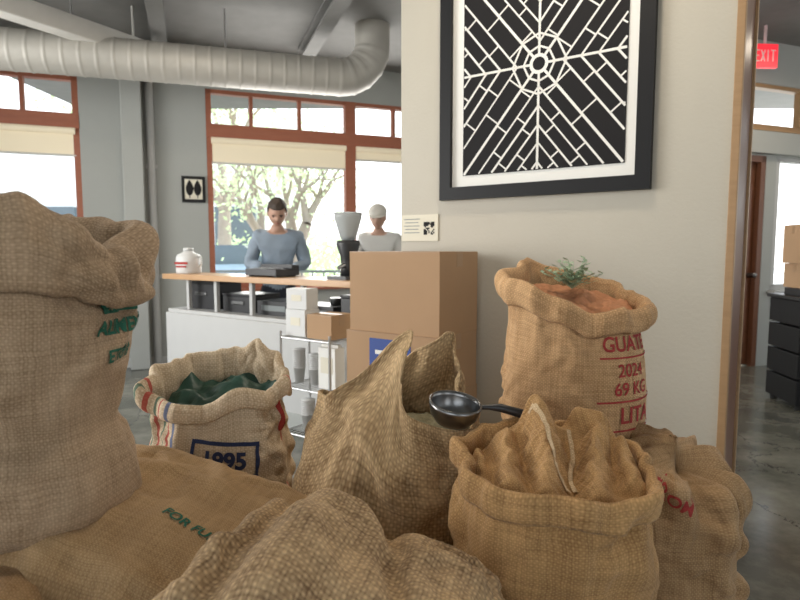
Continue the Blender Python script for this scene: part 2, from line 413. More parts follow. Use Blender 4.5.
for t in (-1.2,0,1.1):
    x=-2.98+t*sin(radians(30)); y=4.5+t*cos(radians(30)); mb=MB(); mb.tube([(0,0,3.2),(0,0,H)],.012,M_beamwhite,8); mb.done('beam_hanger',(x,y,0))
for i,(x,y) in enumerate(((-1.9,5.6),(-.2,5.2),(1.0,6.0))):
    mb=MB(); mb.box((0,0,0.05),(0.14,5.0,0.02),M_ceil); mb.box((0,0,-0.08),(0.14,5,0.02),M_ceil); mb.box((0,0,-0.015),(0.02,5,0.12),M_ceil)
    mb.done('ceiling_joist',(x,y-1.0,3.42),radians(20))
# exit sign
mb=MB(); mb.box((0,0,0),(0.25,0.04,0.22),M_exit)
mb.box((0,0,0.19),(0.02,0.02,0.2),M_exitw)
def seg_letter(mb,x,segs,w=0.036,h=0.1):
    for (x0,z0,x1,z1) in segs:
        cx,cz=x+(x0+x1)/2*w,(z0+z1)/2*h; L_=math.hypot((x1-x0)*w,(z1-z0)*h)
        mb.box((cx,-0.022,cz),(L_+0.006,0.004,0.010),M_paper,ry=-math.atan2((z1-z0)*h,(x1-x0)*w))
seg_letter(mb,-0.085,[(-.5,-.5,-.5,.5),(-.5,.5,.5,.5),(-.5,0,.3,0),(-.5,-.5,.5,-.5)])
seg_letter(mb,-0.028,[(-.5,-.5,.5,.5),(-.5,.5,.5,-.5)])
seg_letter(mb,0.022,[(0,-.5,0,.5)])
seg_letter(mb,0.075,[(0,-.5,0,.5),(-.6,.5,.6,.5)])
mb.done('exit_sign',(3.54,5.8,3.17),radians(5))

# ------------------------------------------------------------------ cloth buckling solver (numpy)
def buckle(P0, gu, gv, mask, lo=-.004, hi=.04, iters=220, closed=True, seed=0, kb=4, pin=None):
    """P0: (nv,nu,3). Rest lengths are stretched by gu/gv so the surplus cloth buckles into folds."""
    rng=np.random.RandomState(seed)
    nv,nu,_=P0.shape
    def du(A,k): return (np.roll(A,-k,1)-A) if closed else (A[:,k:]-A[:,:-k])
    def dv(A,k): return A[k:]-A[:-k]
    tu=np.roll(P0,-1,1)-np.roll(P0,1,1)
    if not closed: tu[:,0]=P0[:,1]-P0[:,0]; tu[:,-1]=P0[:,-1]-P0[:,-2]
    tv=np.zeros_like(P0); tv[1:-1]=P0[2:]-P0[:-2]; tv[0]=P0[1]-P0[0]; tv[-1]=P0[-1]-P0[-2]
    N=np.cross(tu,tv); N/= (np.linalg.norm(N,axis=2,keepdims=True)+1e-9)
    W=mask[:,:,None].copy()
    if pin is not None: W=W*pin[:,:,None]
    R=rng.randn(nv,nu)
    for _ in range(5):
        R=(R+np.roll(R,1,0)+np.roll(R,-1,0)+np.roll(R,1,1)+np.roll(R,-1,1))/5
    R/=R.std()+1e-9
    P=P0+N*(R[:,:,None]*.0025)*W
    groups=[]
    for ax,k,s,g in (('u',1,1.0,gu),('v',1,1.0,gv),('u',kb,.55,gu*.93),('v',kb,.55,gv*.93)):
        D=du(P0,k) if ax=='u' else dv(P0,k)
        Lr=np.linalg.norm(D,axis=2)
        if ax=='u': m=(mask if closed else mask[:,:-k])
        else: m=mask[:-k]
        groups.append((ax,k,s,Lr*(1+g*m)+1e-7))
    if closed: D=np.roll(P0,-1,1)[1:]-P0[:-1]
    else: D=P0[1:,1:]-P0[:-1,:-1]
    LS=np.linalg.norm(D,axis=2)*(1+ (gu+gv)*.5*(mask[:-1] if closed else mask[:-1,:-1]))+1e-7
    lo=np.broadcast_to(lo,(nv,nu)); hi=np.broadcast_to(hi,(nv,nu))
    r=14
    def blur(A):
        for ax in (0,1):
            n=A.shape[ax]
            mode='wrap' if (ax==1 and closed) else 'edge'
            pw=[(0,0)]*3; pw[ax]=(r+1,r)
            C=np.cumsum(np.pad(A,pw,mode=mode),axis=ax)
            A=(np.take(C,range(2*r+1,2*r+1+n),axis=ax)-np.take(C,range(0,n),axis=ax))/(2*r+1)
        return A
    for it in range(iters):
        D=np.zeros_like(P)
        for ax,k,s,Lr in groups:
            d=du(P,k) if ax=='u' else dv(P,k)
            L=np.linalg.norm(d,axis=2)+1e-9
            c=(d*((L-Lr)/L*.5*s)[:,:,None])
            if k>1: c=np.where((L<Lr)[:,:,None],c,c*.3)
            if ax=='u':
                if closed: D+=c; D-=np.roll(c,k,1)
                else: D[:,:-k]+=c; D[:,k:]-=c
            else: D[:-k]+=c; D[k:]-=c
        d=(np.roll(P,-1,1)[1:]-P[:-1]) if closed else (P[1:,1:]-P[:-1,:-1])
        L=np.linalg.norm(d,axis=2)+1e-9; c=d*((L-LS)/L*.15)[:,:,None]
        if closed: D[:-1]+=c; D[1:]-=np.roll(c,1,1)
        else: D[:-1,:-1]+=c; D[1:,1:]-=c
        P=P+D*.30*W
        if it%4==0:
            low=blur(P-P0); P-=low*.35*W
        dn=((P-P0)*N).sum(2)
        cl=np.clip(dn,lo,hi)-dn
        P+=N*cl[:,:,None]*W
    return P
# ------------------------------------------------------------------ sacks
def catmull(P, n):
    out=[]; m=len(P)
    for i in range(n+1):
        t=i/n*(m-1); k=min(int(t),m-2); f=t-k
        p0,p1,p2,p3=[P[max(0,min(m-1,k+o))] for o in (-1,0,1,2)]
        out.append(tuple(0.5*((2*b)+(-a+c)*f+(2*a-5*b+4*c-d)*f*f+(-a+3*b-3*c+d)*f**3) for a,b,c,d in zip(p0,p1,p2,p3)))
    return out
def resample(pr,n,rm,h):
    a=np.array(pr); s=np.concatenate([[0],np.cumsum(np.hypot(np.diff(a[:,0])*rm,np.diff(a[:,1])*h))]); t=np.linspace(0,s[-1],n+1)
    return list(zip(np.interp(t,s,a[:,0]),np.interp(t,s,a[:,1]),t,t/s[-1]))
def sstep(a,b,x):
    t=max(0,min(1,(x-a)/(b-a))); return t*t*(3-2*t)
def nz3(x,y,z): return noise.noise(Vector((x,y,z)))
def ridge(v,w=.16): return math.exp(-(v/w)**2)
def crease(p,seed,sc=1.0):
    x,y,z=p*sc; s=seed*3.17
    broad=.016*nz3(x*3+s,y*3,z*2.2+s)+.007*nz3(x*7,y*7+s,z*5)
    m1=sstep(-.1,.35,nz3(x*3.1+s,y*3.1-s,z*3.1)); m2=sstep(-.1,.35,nz3(x*2.7-s,y*2.7,z*2.7+s))
    f1=ridge(nz3((x+.6*z)*4.2+s,(y-.5*z)*4.2,z*1.3+s)); f2=ridge(nz3((x-.7*z)*5+s*2,(y+.6*z)*5,z*1.5-s),.13)
    return broad+.015*f1*m1+.011*f2*m2-.006
BV={}
def finish(ob, thick=0.005):
    bpy.context.view_layer.update()
    me=ob.data
    BV[ob.name]=BVHTree.FromPolygons([ob.matrix_world@v.co for v in me.vertices],[tuple(p.vertices) for p in me.polygons])
    if thick:
        s=ob.modifiers.new('thickness','SOLIDIFY'); s.thickness=thick; s.offset=-1
def sack(name, loc, rx, ry, h, m, prof, rimz=None, rimr=None, n=2.5, rz=0.0, seed=1, amp=1.0, neck=0.012, nu=180, nv=140, lean=(0,0), fold_f=3.0, topw=0.6, rimxy=None, gu=.04, gv=.06, its=200, kb=5, flat=None):
    rm=(rx+ry)/2
    pr=resample(catmull(prof,400),nv,rm,h); vs=np.zeros((nv+1,nu,3)); uvs=[]; mask=np.zeros((nv+1,nu)); LO=np.zeros((nv+1,nu)); HI=np.zeros((nv+1,nu))
    for j,(rf,zf,arc,tt) in enumerate(pr):
        rf=max(rf,0.001); uvs.append(arc)
        w=sstep(topw,1.0,zf)
        for i in range(nu):
            a=2*pi*i/nu; ca,sa=cos(a),sin(a)
            se=(abs(ca)**n+abs(sa)**n)**(-1/n)
            R=rf
            aw=a+rz
            if rimr: R+=rimr(aw)*w
            z=zf*h+(rimz(aw)*w if rimz else 0)
            x=rx*R*se*ca; y=ry*R*se*sa
            fl=1-(flat(aw)*(1-sstep(.85,1.0,zf)) if flat else 0)
            dsp=crease(Vector((x,y,z)),seed)*amp
            g=nz3(ca*fold_f*.8,sa*fold_f*.8,z*1.2+seed*4)
            g2=ridge(nz3(ca*fold_f+7,sa*fold_f,z*1.6+seed),.2)
            dsp+=(g*neck*1.8+g2*neck*.9)*(0.15+w)
            dsp*=min(1,rf*1.6)*fl
            dz=0 if zf<0.02 else 0.4*dsp*w
            x+=ca*dsp+lean[0]*z; y+=sa*dsp+lean[1]*z; z+=dz
            if rimxy: ox,oy=rimxy(aw); x+=ox*w*w; y+=oy*w*w
            vs[j,i]=(x,y,max(z,0))
            mk=sstep(.06,.22,tt)*min(1,rf/.4)
            mask[j,i]=mk*fl*(.35+.65*sstep(-.25,.30,nz3(x*4+seed,y*4,z*3.5-seed)))
            LO[j,i]=-.005-.012*w; HI[j,i]=.035
    if gu or gv: vs=buckle(vs,gu,gv,mask,LO,HI,its,True,seed,kb)
    vs=vs.reshape(-1,3)
    idx=np.arange((nv+1)*nu).reshape(nv+1,nu); nx=np.roll(idx,-1,1)
    fs=np.stack([idx[:-1],nx[:-1],nx[1:],idx[1:]],-1).reshape(-1,4)
    me=bpy.data.meshes.new(name); me.from_pydata(vs.tolist(),[],fs.tolist()); me.materials.append(m)
    uvl=me.uv_layers.new(name='UVMap')
    circ=2*pi*rm
    I=np.arange(nu)/nu*circ; I2=(np.arange(nu)+1)/nu*circ; V=np.array(uvs)
    U=np.zeros((nv,nu,4,2)); U[:,:,0,0]=I; U[:,:,1,0]=I2; U[:,:,2,0]=I2; U[:,:,3,0]=I
    U[:,:,0,1]=U[:,:,1,1]=V[:-1,None]; U[:,:,2,1]=U[:,:,3,1]=V[1:,None]
    uvl.data.foreach_set('uv',U.reshape(-1))
    me.polygons.foreach_set('use_smooth',[True]*len(me.polygons)); me.update()
    ob=bpy.data.objects.new(name,me); COL.objects.link(ob); ob.location=loc; ob.rotation_euler=(0,0,rz)
    finish(ob); return ob
def pillow(name, loc, a, b, c, m, rz=0.0, rx=0.0, ry=0.0, seed=1, amp=1.0, nu=140, nv=120, pinch=0.10, fn=None, g=0.0, its=200, kb=5):
    V=[];fs=[];uvc=[]
    for sgn in (1,-1):
        A=np.zeros((nv+1,nu+1,3)); mk=np.zeros((nv+1,nu+1))
        for j in range(nv+1):
            v=sin(pi/2*(2*j/nv-1))
            for i in range(nu+1):
                u=sin(pi/2*(2*i/nu-1))
                x=a*u*(1-pinch*(1-v*v)*abs(u)**3); y=b*v*(1-pinch*(1-u*u)*abs(v)**3)
                z=sgn*c*(max(0,(1-u**4))*max(0,(1-v**4)))**0.5
                p=Vector((x,y,z)); dsp=crease(Vector((x,z,y)),seed)*amp*min(1,abs(z)/c*1.5+0.15)
                nrm=Vector((x/a**2*0.5,y/b**2*0.5,z/c**2+sgn*0.5)).normalized()
                p+=nrm*dsp
                if fn: p=fn(p,u,v)
                A[j,i]=p; mk[j,i]=(1 if 0<i<nu and 0<j<nv else 0)*(.3+.7*sstep(-.25,.3,nz3(x*4+seed,y*4,seed)))
                uvc.append((a*u*1.15+(0 if sgn>0 else 3),b*v*1.15))
        if g and sgn>0: A=buckle(A,g,g,mk,-.008,.04,its,False,seed,kb,pin=(mk>0).astype(float))
        V.append(A.reshape(-1,3))
        o=0 if sgn>0 else (nv+1)*(nu+1)
        for j in range(nv):
            for i in range(nu):
                q=o+j*(nu+1)+i; f=(q,q+1,q+nu+2,q+nu+1)
                fs.append(f if sgn>0 else f[::-1])
    me=bpy.data.meshes.new(name); me.from_pydata(np.concatenate(V).tolist(),[],fs); me.materials.append(m)
    uvl=me.uv_layers.new(name='UVMap')
    for l in me.loops: uvl.data[l.index].uv=uvc[l.vertex_index]
    bm=bmesh.new(); bm.from_mesh(me); bmesh.ops.remove_doubles(bm,verts=bm.verts,dist=0.0012); bm.to_mesh(me); bm.free()
    me.polygons.foreach_set('use_smooth',[True]*len(me.polygons)); me.update()
    ob=bpy.data.objects.new(name,me); COL.objects.link(ob); ob.location=loc; ob.rotation_euler=(rx,ry,rz)
    finish(ob,0); return ob
def text_mesh(txt,size,bold=0.0,spacing=1.0):
    cu=bpy.data.curves.new('t','FONT'); cu.body=txt; cu.size=size; cu.offset=bold; cu.align_x='CENTER'; cu.align_y='CENTER'; cu.space_character=spacing
    ob=bpy.data.objects.new('t',cu); COL.objects.link(ob)
    dg=bpy.context.evaluated_depsgraph_get(); me=bpy.data.meshes.new_from_object(ob.evaluated_get(dg))
    bpy.data.objects.remove(ob)
    bm=bmesh.new(); bm.from_mesh(me); bmesh.ops.triangulate(bm,faces=bm.faces)
    for _ in range(5):
        es=[e for e in bm.edges if e.calc_length()>size*0.11]
        if not es: break
        bmesh.ops.subdivide_edges(bm,edges=es,cuts=1,use_grid_fill=False); bmesh.ops.triangulate(bm,faces=bm.faces)
    bm.to_mesh(me); bm.free(); return me
def rect_mesh(w,h,t=None):
    bm=bmesh.new()
    def r(x0,y0,x1,y1):
        nx=max(1,int((x1-x0)/0.007)); ny=max(1,int((y1-y0)/0.007)); g=[[bm.verts.new((x0+(x1-x0)*i/nx,y0+(y1-y0)*j/ny,0)) for i in range(nx+1)] for j in range(ny+1)]
        for j in range(ny):
            for i in range(nx): bm.faces.new((g[j][i],g[j][i+1],g[j+1][i+1],g[j+1][i]))
    if t is None: r(-w/2,-h/2,w/2,h/2)
    else:
        r(-w/2,-h/2,w/2,-h/2+t); r(-w/2,h/2-t,w/2,h/2); r(-w/2,-h/2+t,-w/2+t,h/2-t); r(w/2-t,-h/2+t,w/2,h/2-t)
    me=bpy.data.meshes.new('r'); bm.to_mesh(me); bm.free(); return me
def _fin(me,ob,m,kill,name):
    me.materials.clear(); me.materials.append(m); me.update()
    if kill:
        bm=bmesh.new(); bm.from_mesh(me); bm.verts.ensure_lookup_table(); bmesh.ops.delete(bm,geom=[bm.verts[i] for i in kill],context='VERTS'); bm.to_mesh(me); bm.free()
    o2=bpy.data.objects.new(name,me); COL.objects.link(o2); o2.parent=ob; o2.matrix_parent_inverse=ob.matrix_world.inverted(); return o2
def wrap(me, ob, m, th, z, rot=0.0, R=0.25, off=0.003, name='printed_lettering', cx=None, cy=None):
    bv=BV[ob.name]; cx=ob.location.x if cx is None else cx; cy=ob.location.y if cy is None else cy
    kill=[]
    for v in me.vertices:
        x=v.co.x*cos(rot)-v.co.y*sin(rot); y=v.co.x*sin(rot)+v.co.y*cos(rot)
        a=th+x/R; d=Vector((-cos(a),-sin(a),0)); o=Vector((cx,cy,z+y))-d*0.8
        hit,nrm,_,_=bv.ray_cast(o,d)
        if hit is None: hit=Vector((cx,cy,z+y))-d*0.2; kill.append(v.index)
        v.co=hit-d*off
    return _fin(me,ob,m,kill,name)
def drop(me, ob, m, c, direction, right, up, off=0.003, name='printed_lettering', bv=None, dev=None):
    bv=bv or BV[ob.name]; D=Vector(direction).normalized(); kill=[]
    for v in me.vertices:
        q=v.co.copy()
        o=Vector(c)+Vector(right)*(q.x+(dev(q.y) if dev else 0))+Vector(up)*q.y
        hit,nrm,_,_=bv.ray_cast(o,D)
        if hit is None: kill.append(v.index); hit=o
        v.co=hit-D*off
    return _fin(me,ob,m,kill,name)
def seg_h(x,y,p,q,h0,h1,w):
    dx,dy=q[0]-p[0],q[1]-p[1]; L2=dx*dx+dy*dy; t=max(0,min(1,((x-p[0])*dx+(y-p[1])*dy)/L2))
    d=math.hypot(x-p[0]-dx*t,y-p[1]-dy*t); return (h0+(h1-h0)*t)*math.exp(-(abs(d)/w)**2)
def cloth_top(ob, loc, rx, ry, m, name, fn, nr=70, ns=150, n=2.5, g=0.0, kb=5):
    vs=np.zeros((nr+1,ns,3));uv=[]
    mk=np.zeros((nr+1,ns))
    for j in range(nr+1):
        r=j/nr
        for i in range(ns):
            a=2*pi*i/ns; se=(abs(cos(a))**n+abs(sin(a))**n)**(-1/n)
            x,y=rx*r*se*cos(a),ry*r*se*sin(a); vs[nr-j,i]=(x,y,fn(x,y,r)); mk[nr-j,i]=min(1,r/.3)*(1 if j<nr else 0)
    for j in range(nr+1):
        for i in range(ns):
            q=vs[j,i]; uv.append((q[0]*1.25,q[1]*1.25+q[2]*.8))
    if g: vs=buckle(vs,g,g,mk,-.006,.03,160,True,3,kb)
    idx=np.arange((nr+1)*ns).reshape(nr+1,ns); nx=np.roll(idx,-1,1)
    fs=np.stack([idx[:-1],nx[:-1],nx[1:],idx[1:]],-1).reshape(-1,4)
    me=bpy.data.meshes.new(name); me.from_pydata(vs.reshape(-1,3).tolist(),[],fs.tolist()); me.materials.append(m)
    ul=me.uv_layers.new(name='UVMap')
    for l in me.loops: ul.data[l.index].uv=uv[l.vertex_index]
    me.polygons.foreach_set('use_smooth',[True]*len(me.polygons))
    o=bpy.data.objects.new(name,me); COL.objects.link(o); o.location=loc
    BV[o.name]=BVHTree.FromPolygons([v.co+Vector(loc) for v in me.vertices],[tuple(p.vertices) for p in me.polygons])
    o.parent=ob
    bpy.context.view_layer.update(); o.matrix_parent_inverse=ob.matrix_world.inverted(); return o
def lumps(seed,lump=.012,dome=.03,tilt=0.0,f=12):
    return lambda x,y,r: dome*(1-r*r)+tilt*y+lump*nz3(x*f+seed,y*f,seed)+lump*.5*nz3(x*f*2.3,y*f*2.3+seed,seed)
def bump(a,c,w):
    d=(a-c+pi)%(2*pi)-pi; return math.exp(-(d/w)**2)
R_=radians
BODY=[(0,0),(.6,0),(.9,.03),(1.02,.16),(1.06,.36),(1.03,.58),(.97,.78)]

def pallet(loc,w,dp):
    mb=MB()
    for i in range(7): mb.box((-w/2+w*(i+.5)/7,0,0.109),(w/7*0.75,dp,0.02),M_pallet)
    for y in (-dp/2+0.05,0,dp/2-0.05): mb.box((0,y,0.057),(w,0.09,0.084),M_pallet)
    for x in (-w/2+.05,0,w/2-.05): mb.box((x,0,0.0075),(0.1,dp,0.015),M_pallet)
    return mb.done('wooden_pallet',loc,0,0.003)
pallet((-0.48,1.30,0),1.10,1.2); pallet((0.66,1.62,0),1.0,1.1)
kw=dict(nu=60,nv=50)
pillow('coffee_sack',(-0.74,0.93,0.225),.32,.26,.095,M_sackB,seed=21,**kw)
pillow('coffee_sack',(-0.68,1.62,0.235),.34,.24,.10,M_sackB,seed=22,**kw)
pillow('coffee_sack',(-0.74,0.95,0.40),.30,.25,.07,M_sackG,seed=23,**kw)
pillow('coffee_sack',(0.58,2.07,0.24),.34,.22,.105,M_sackB,seed=24,**kw)
pillow('coffee_sack',(0.58,2.05,0.46),.32,.22,.10,M_sackG,seed=25,**kw)

# A: big cuffed sack at left
profA=[(0,0),(.7,0),(.92,.05),(.98,.16),(.92,.27),(.84,.34),(.90,.45),(.97,.58),(.98,.72),(.90,.84),(.80,.95),(.82,1.02),(.93,1.05),(1.05,1.02),(1.11,.95),(1.13,.87),(1.09,.81),(.99,.80)]
A=sack('coffee_sack_rolled_top',(-0.760,1.14,0.755),.210,.205,.60,M_sackA,profA,
   rimz=lambda a:0.012*bump(a,R_(305),.35)-0.075*bump(a,R_(355),.55)-.03*bump(a,R_(40),.6)-.055*bump(a,R_(232),.38)-.008,
   rimr=lambda a:0.07*bump(a,R_(300),.5)+.05*bump(a,R_(240),.3),seed=3,amp=.9,neck=.014,gu=.05,gv=.08,n=2.3,flat=lambda a:.5*bump(a,R_(345),.4))
cloth_top(A,(-.760,1.14,1.22),.14,.14,M_bean,'beans',lumps(1),nr=20,ns=50)
B=pillow('coffee_sack_green_print',(-0.50,1.20,0.625),.36,.31,.155,M_sackB,rz=radians(-10),ry=radians(15),seed=5,amp=.5,g=.03,kb=6)
pillow('coffee_sack',(-0.80,.84,.655),.24,.18,.10,M_sackG,seed=28,rz=.2,g=.04)
# C
profC=BODY+[(.94,.88),(.96,.97),(1.0,1.01),(1.05,.99),(1.07,.94),(1.04,.915)]
C=sack('coffee_sack_striped',(-0.550,1.74,0.38),.195,.185,.535,M_sackC,profC,
   rimz=lambda a:0.05*sin(a)+0.035*bump(a,R_(60),.35)+.02*bump(a,R_(200),.3)-.025*bump(a,R_(15),.3)+.03*bump(a,R_(300),.3),
   rimr=lambda a:-.12*bump(a,R_(300),.3)-.10*bump(a,R_(50),.4),seed=8,amp=.7,neck=.014,rz=0,gu=.04,gv=.04,flat=lambda a:.7*bump(a,R_(288),.6))
cloth_top(C,(-.550,1.74,.83),.165,.155,M_liner,'plastic_liner',lambda x,y,r:.02+.25*y+.05*nz3(x*9,y*9,3)+.03*nz3(x*22,y*22,1))
# D central coarse sack with two soft peaks
profD=[(0,0),(.65,0),(.95,.03),(1.08,.16),(1.13,.36),(1.11,.58),(1.05,.74),(.93,.86),(.81,.94),(.75,1.0)]
def rzD(a): return .205*bump(a,R_(238),.40)+.175*bump(a,R_(68),.55)+.02*bump(a,R_(185),.5)-.03*bump(a,R_(315),.4)
def rrD(a): return -.20*bump(a,R_(238),.38)-.10*bump(a,R_(68),.4)+.10*bump(a,R_(325),.6)
def rxyD(a):
    k=bump(a,R_(238),.38); k2=bump(a,R_(68),.45); return (.115*k+.08*k2, .07*k-.02*k2)
D=sack('coffee_sack_coarse_weave',(-0.004,1.57,0.12),.268,.225,.755,M_sackD,profD,rimz=rzD,rimr=rrD,rimxy=rxyD,seed=11,amp=1.0,neck=.012,topw=.60,fold_f=2.2,gu=.06,gv=.06,kb=6)
cloth_top(D,(0.03,1.57,.80),.17,.16,M_bean,'beans',lumps(4,.006,.03,0,30),nr=30,ns=60)
# E front right sack
profE=[(0,0),(.65,0),(.95,.03),(1.03,.16),(1.07,.36),(1.06,.6),(1.02,.82),(.97,.93),(.965,1.0),(1.0,1.02),(1.035,1.0),(1.04,.96),(1.02,.945)]
def rzE(a): return .04*bump(a,R_(100),.8)+.02*bump(a,R_(170),.5)+.012*bump(a,R_(0),.4)-.012*bump(a,R_(285),.4)
def rrE(a): return -.06*bump(a,R_(100),.6)
E=sack('coffee_sack_open_top',(0.340,1.24,0.12),.203,.185,.70,M_sackE,profE,rimz=rzE,rimr=rrE,seed=14,amp=.9,neck=.012,fold_f=3,gu=.04,gv=.06)
def topE(x,y,r):
    L_=[seg_h(x,y,(-.05,.11),(.15,.11),.085,.075,.06),
        seg_h(x,y,(-.01,.125),(-.015,.02),.148,.115,.052),seg_h(x,y,(-.015,.02),(-.045,-.13),.115,.05,.036),
        seg_h(x,y,(.09,.12),(.13,.09),.125,.12,.046),seg_h(x,y,(.115,.07),(.045,-.14),.105,.045,.034),
        seg_h(x,y,(-.09,.09),(-.115,-.11),.085,.055,.036),seg_h(x,y,(-.165,.05),(-.16,-.06),.05,.03,.03),seg_h(x,y,(.165,.05),(.15,-.08),.08,.04,.032)]
    k=150; s_=sum(math.exp(k*l) for l in L_)+1.0; hh=math.log(s_)/k-.012
    fade=1-.8*sstep(.88,1.0,r)
    return (hh+.10*max(0,y)+.005*nz3(x*11,y*11,2))*fade-.03*sstep(.9,1,r)
Et=cloth_top(E,(0.340,1.24,.80),.196,.18,M_sackE,'folded_cloth',topE,g=.03,kb=4)
def hemuv(me):
    ul=me.uv_layers.new(name='UVMap')
    for l in me.loops: c=me.vertices[l.vertex_index].co; ul.data[l.index].uv=(c.x,c.y)
    return me
for (cx_,cy_,ln,ang,w_) in ((.326,1.24,.22,-8,.011),(.378,1.235,.21,12,.009)):
    a=radians(ang); drop(hemuv(rect_mesh(w_,ln)),E,M_hem,(cx_,cy_,1.3),(0,0,-1),(cos(a),-sin(a),0),(sin(a),cos(a),0),off=.005,name='hem_strip',bv=BV[Et.name],dev=lambda y:.006*sin(y*30))
# F guatemala sack
profF=BODY+[(.93,.90),(.95,.99),(1.0,1.03),(1.06,1.015),(1.09,.97),(1.08,.925),(1.04,.905)]
F=sack('coffee_sack_red_print',(0.567,1.88,0.60),.215,.205,.56,M_sackF,profF,
   rimz=lambda a:.045*sin(a)-.035*cos(a)+.02*bump(a,R_(215),.3)+.03*bump(a,R_(125),.35)-.02*bump(a,R_(270),.3),
   rimr=lambda a:.06*bump(a,R_(195),.5)-.05*bump(a,R_(150),.3),seed=17,amp=.6,neck=.010,gu=.04,gv=.05,n=2.15,flat=lambda a:min(1,1.3*bump(a,R_(312),.75)))
cloth_top(F,(.59,1.88,1.10),.18,.17,M_orange,'orange_lining',lambda x,y,r:.03+.25*y-.12*x+.025*nz3(x*12,y*12,4)+.015*nz3(x*30,y*30,4),n=2.15)
mb=MB()
for i in range(40):
    a=rnd.uniform(0,2*pi); L_=rnd.uniform(.05,.14); e=rnd.uniform(.4,1.35)
    p=Vector((0,0,0)); q=Vector((cos(a)*cos(e)*L_,sin(a)*cos(e)*L_,sin(e)*L_*.8))
    mb.tube([p,q*.5+Vector((0,0,.01)),q],[.0015,.0015,.001],M_sprig,5)
    for k in range(5):
        c=q*(0.4+.15*k); b2=rnd.uniform(0,2*pi); l=.028; w=.008; dr=Vector((cos(b2),sin(b2),.4)).normalized(); sd=dr.cross(Vector((0,0,1))).normalized()
        mb.add([c,c+dr*l*.5+sd*w,c+dr*l,c+dr*l*.5-sd*w],[(0,1,2,3)],M_sprig)
mb.done('green_sprig',(.575,1.93,1.17))
# G right low slouching sack
profG=[(0,0),(.7,0),(1.0,.05),(1.08,.2),(1.04,.42),(1.0,.60),(.95,.76),(.82,.90),(.5,.98),(.0,1.0)]
G=sack('coffee_sack_slouching',(0.785,1.60,0.12),.160,.165,.60,M_sackG,profG,
   rimz=lambda a:.05*sin(a)-.01*cos(a),seed=19,amp=1.5,neck=.03,fold_f=2.5,gu=.07,gv=.07,kb=8,flat=lambda a:.6*bump(a,R_(242),.5))
# H front sack
def hf(p,u,v):
    p=Vector(p); p.z+=.045*math.exp(-((u+.30)/.28)**2)-.02*math.exp(-((u+.58)/.10)**2)+.02*math.exp(-((u+.75)/.12)**2)
    p.z-=.025*math.exp(-((u-.25+.25*v)/.09)**2); return p
Hs=pillow('coffee_sack_open_weave',(-0.105,0.93,0.622),.29,.22,.18,M_sackH,rz=radians(-14),ry=radians(10),seed=31,amp=.7,fn=hf,g=.06,kb=6)
pillow('coffee_sack',(-0.10,0.90,0.27),.27,.21,.145,M_sackG,seed=33,**kw)
# prints
wrap(text_mesh('GUATE',.062,.0012),F,M_redprint,R_(-56),1.018,R=.218)
wrap(rect_mesh(.34,.005),F,M_redprint,R_(-40),.980,R=.218)
wrap(text_mesh('2024',.054,.0008),F,M_redprint,R_(-55),.940,R=.218)
wrap(text_mesh('69 KG',.054,.0008),F,M_redprint,R_(-54),.885,R=.218)
wrap(rect_mesh(.30,.006),F,M_redprint,R_(-48),.850,R=.218)
wrap(text_mesh('LITA',.068,.0014),F,M_redprint,R_(-50),.805,R=.218)
wrap(rect_mesh(.30,.006),F,M_redprint,R_(-48),.762,R=.218)
wrap(rect_mesh(.006,.12),F,M_redprint,R_(-76),.705,R=.218)
wrap(text_mesh('1995',.062,.0025),C,M_navyprint,R_(-72),.714,rot=R_(-6),R=.20)
wrap(rect_mesh(.195,.10,.011),C,M_navyprint,R_(-72),.717,rot=R_(-6),R=.20)
wrap(rect_mesh(.035,.09),C,M_redprint,R_(-8),.80,R=.2)
wrap(text_mesh('ALIMENTOS',.038,.0014),A,M_greenprint,R_(6),1.150,R=.22)
wrap(text_mesh('ETIOPIA',.034,.0012),A,M_greenprint,R_(0),1.095,R=.22)
wrap(rect_mesh(.17,.034),A,M_greenprint,R_(6),1.195,R=.22)
drop(text_mesh('FOR FURNITURE',.032,.0008),B,M_greenprint,(-.36,1.07,1.3),(0,0,-1),(.93,-.36,0),(.36,.93,0))
wrap(text_mesh('FROM',.05,.0008),G,M_redprint,R_(-118),.655,rot=R_(-22),R=.2)

# ------------------------------------------------------------------ scoop
mb=MB()
Mr=Matrix.Rotation(radians(10),3,'X')@Matrix.Rotation(radians(8),3,'Y')
prof=[(0.0,-.058),(.02,-.056),(.042,-.045),(.056,-.027),(.062,-.006),(.063,.006),(.067,.006),(.066,-.006),(.060,-.029),(.045,-.049),(.02,-.060),(0,-.062)]
mb.lathe((0,0,0),prof,M_steel,40,M=Mr)
mb.tube([Mr@Vector(p) for p in ((.060,0,.0),(.085,0,.004),(.11,-.002,.008),(.18,-.005,.0),(.20,-.005,-.004))],[.006,.007,.011,.012,.008],M_black,12)
mb.done('coffee_scoop',(0.140,1.43,.912),radians(-4))

# ------------------------------------------------------------------ cardboard boxes
def cbox(name,c,d,rz,label=False):
    mb=MB(); x,y,z=d
    mb.box((0,0,z/2),(x,y,z),M_card)
    mb.box((0,0,z+.0006),(x+.001,.055,.0012),M_tape)
    mb.box((-x/2-.0006,0,z-.035),(.0012,.055,.07),M_tape); mb.box((x/2+.0006,0,z-.035),(.0012,.055,.07),M_tape)
    mb.box((0,-y/2+.001,z-.002),(x,.003,.0045),M_tape)
    if label:
        mb.box((-.0,-y/2-.001,z*.5),(.24,.002,z*.8),M_blue); mb.box((.0,-y/2-.0022,z*.66),(.17,.001,.02),M_paper); mb.box((.0,-y/2-.0022,z*.42),(.13,.001,.015),M_paper)
    return mb.done(name,c,rz,.003)
cor=Vector((.177,2.55)); e1=Vector((-.819,.574)); e2=Vector((.574,.819))
cc=cor+e1*.26+e2*.18
cbox('cardboard_box',(cc.x,cc.y,.905),(.515,.36,.385),AW)
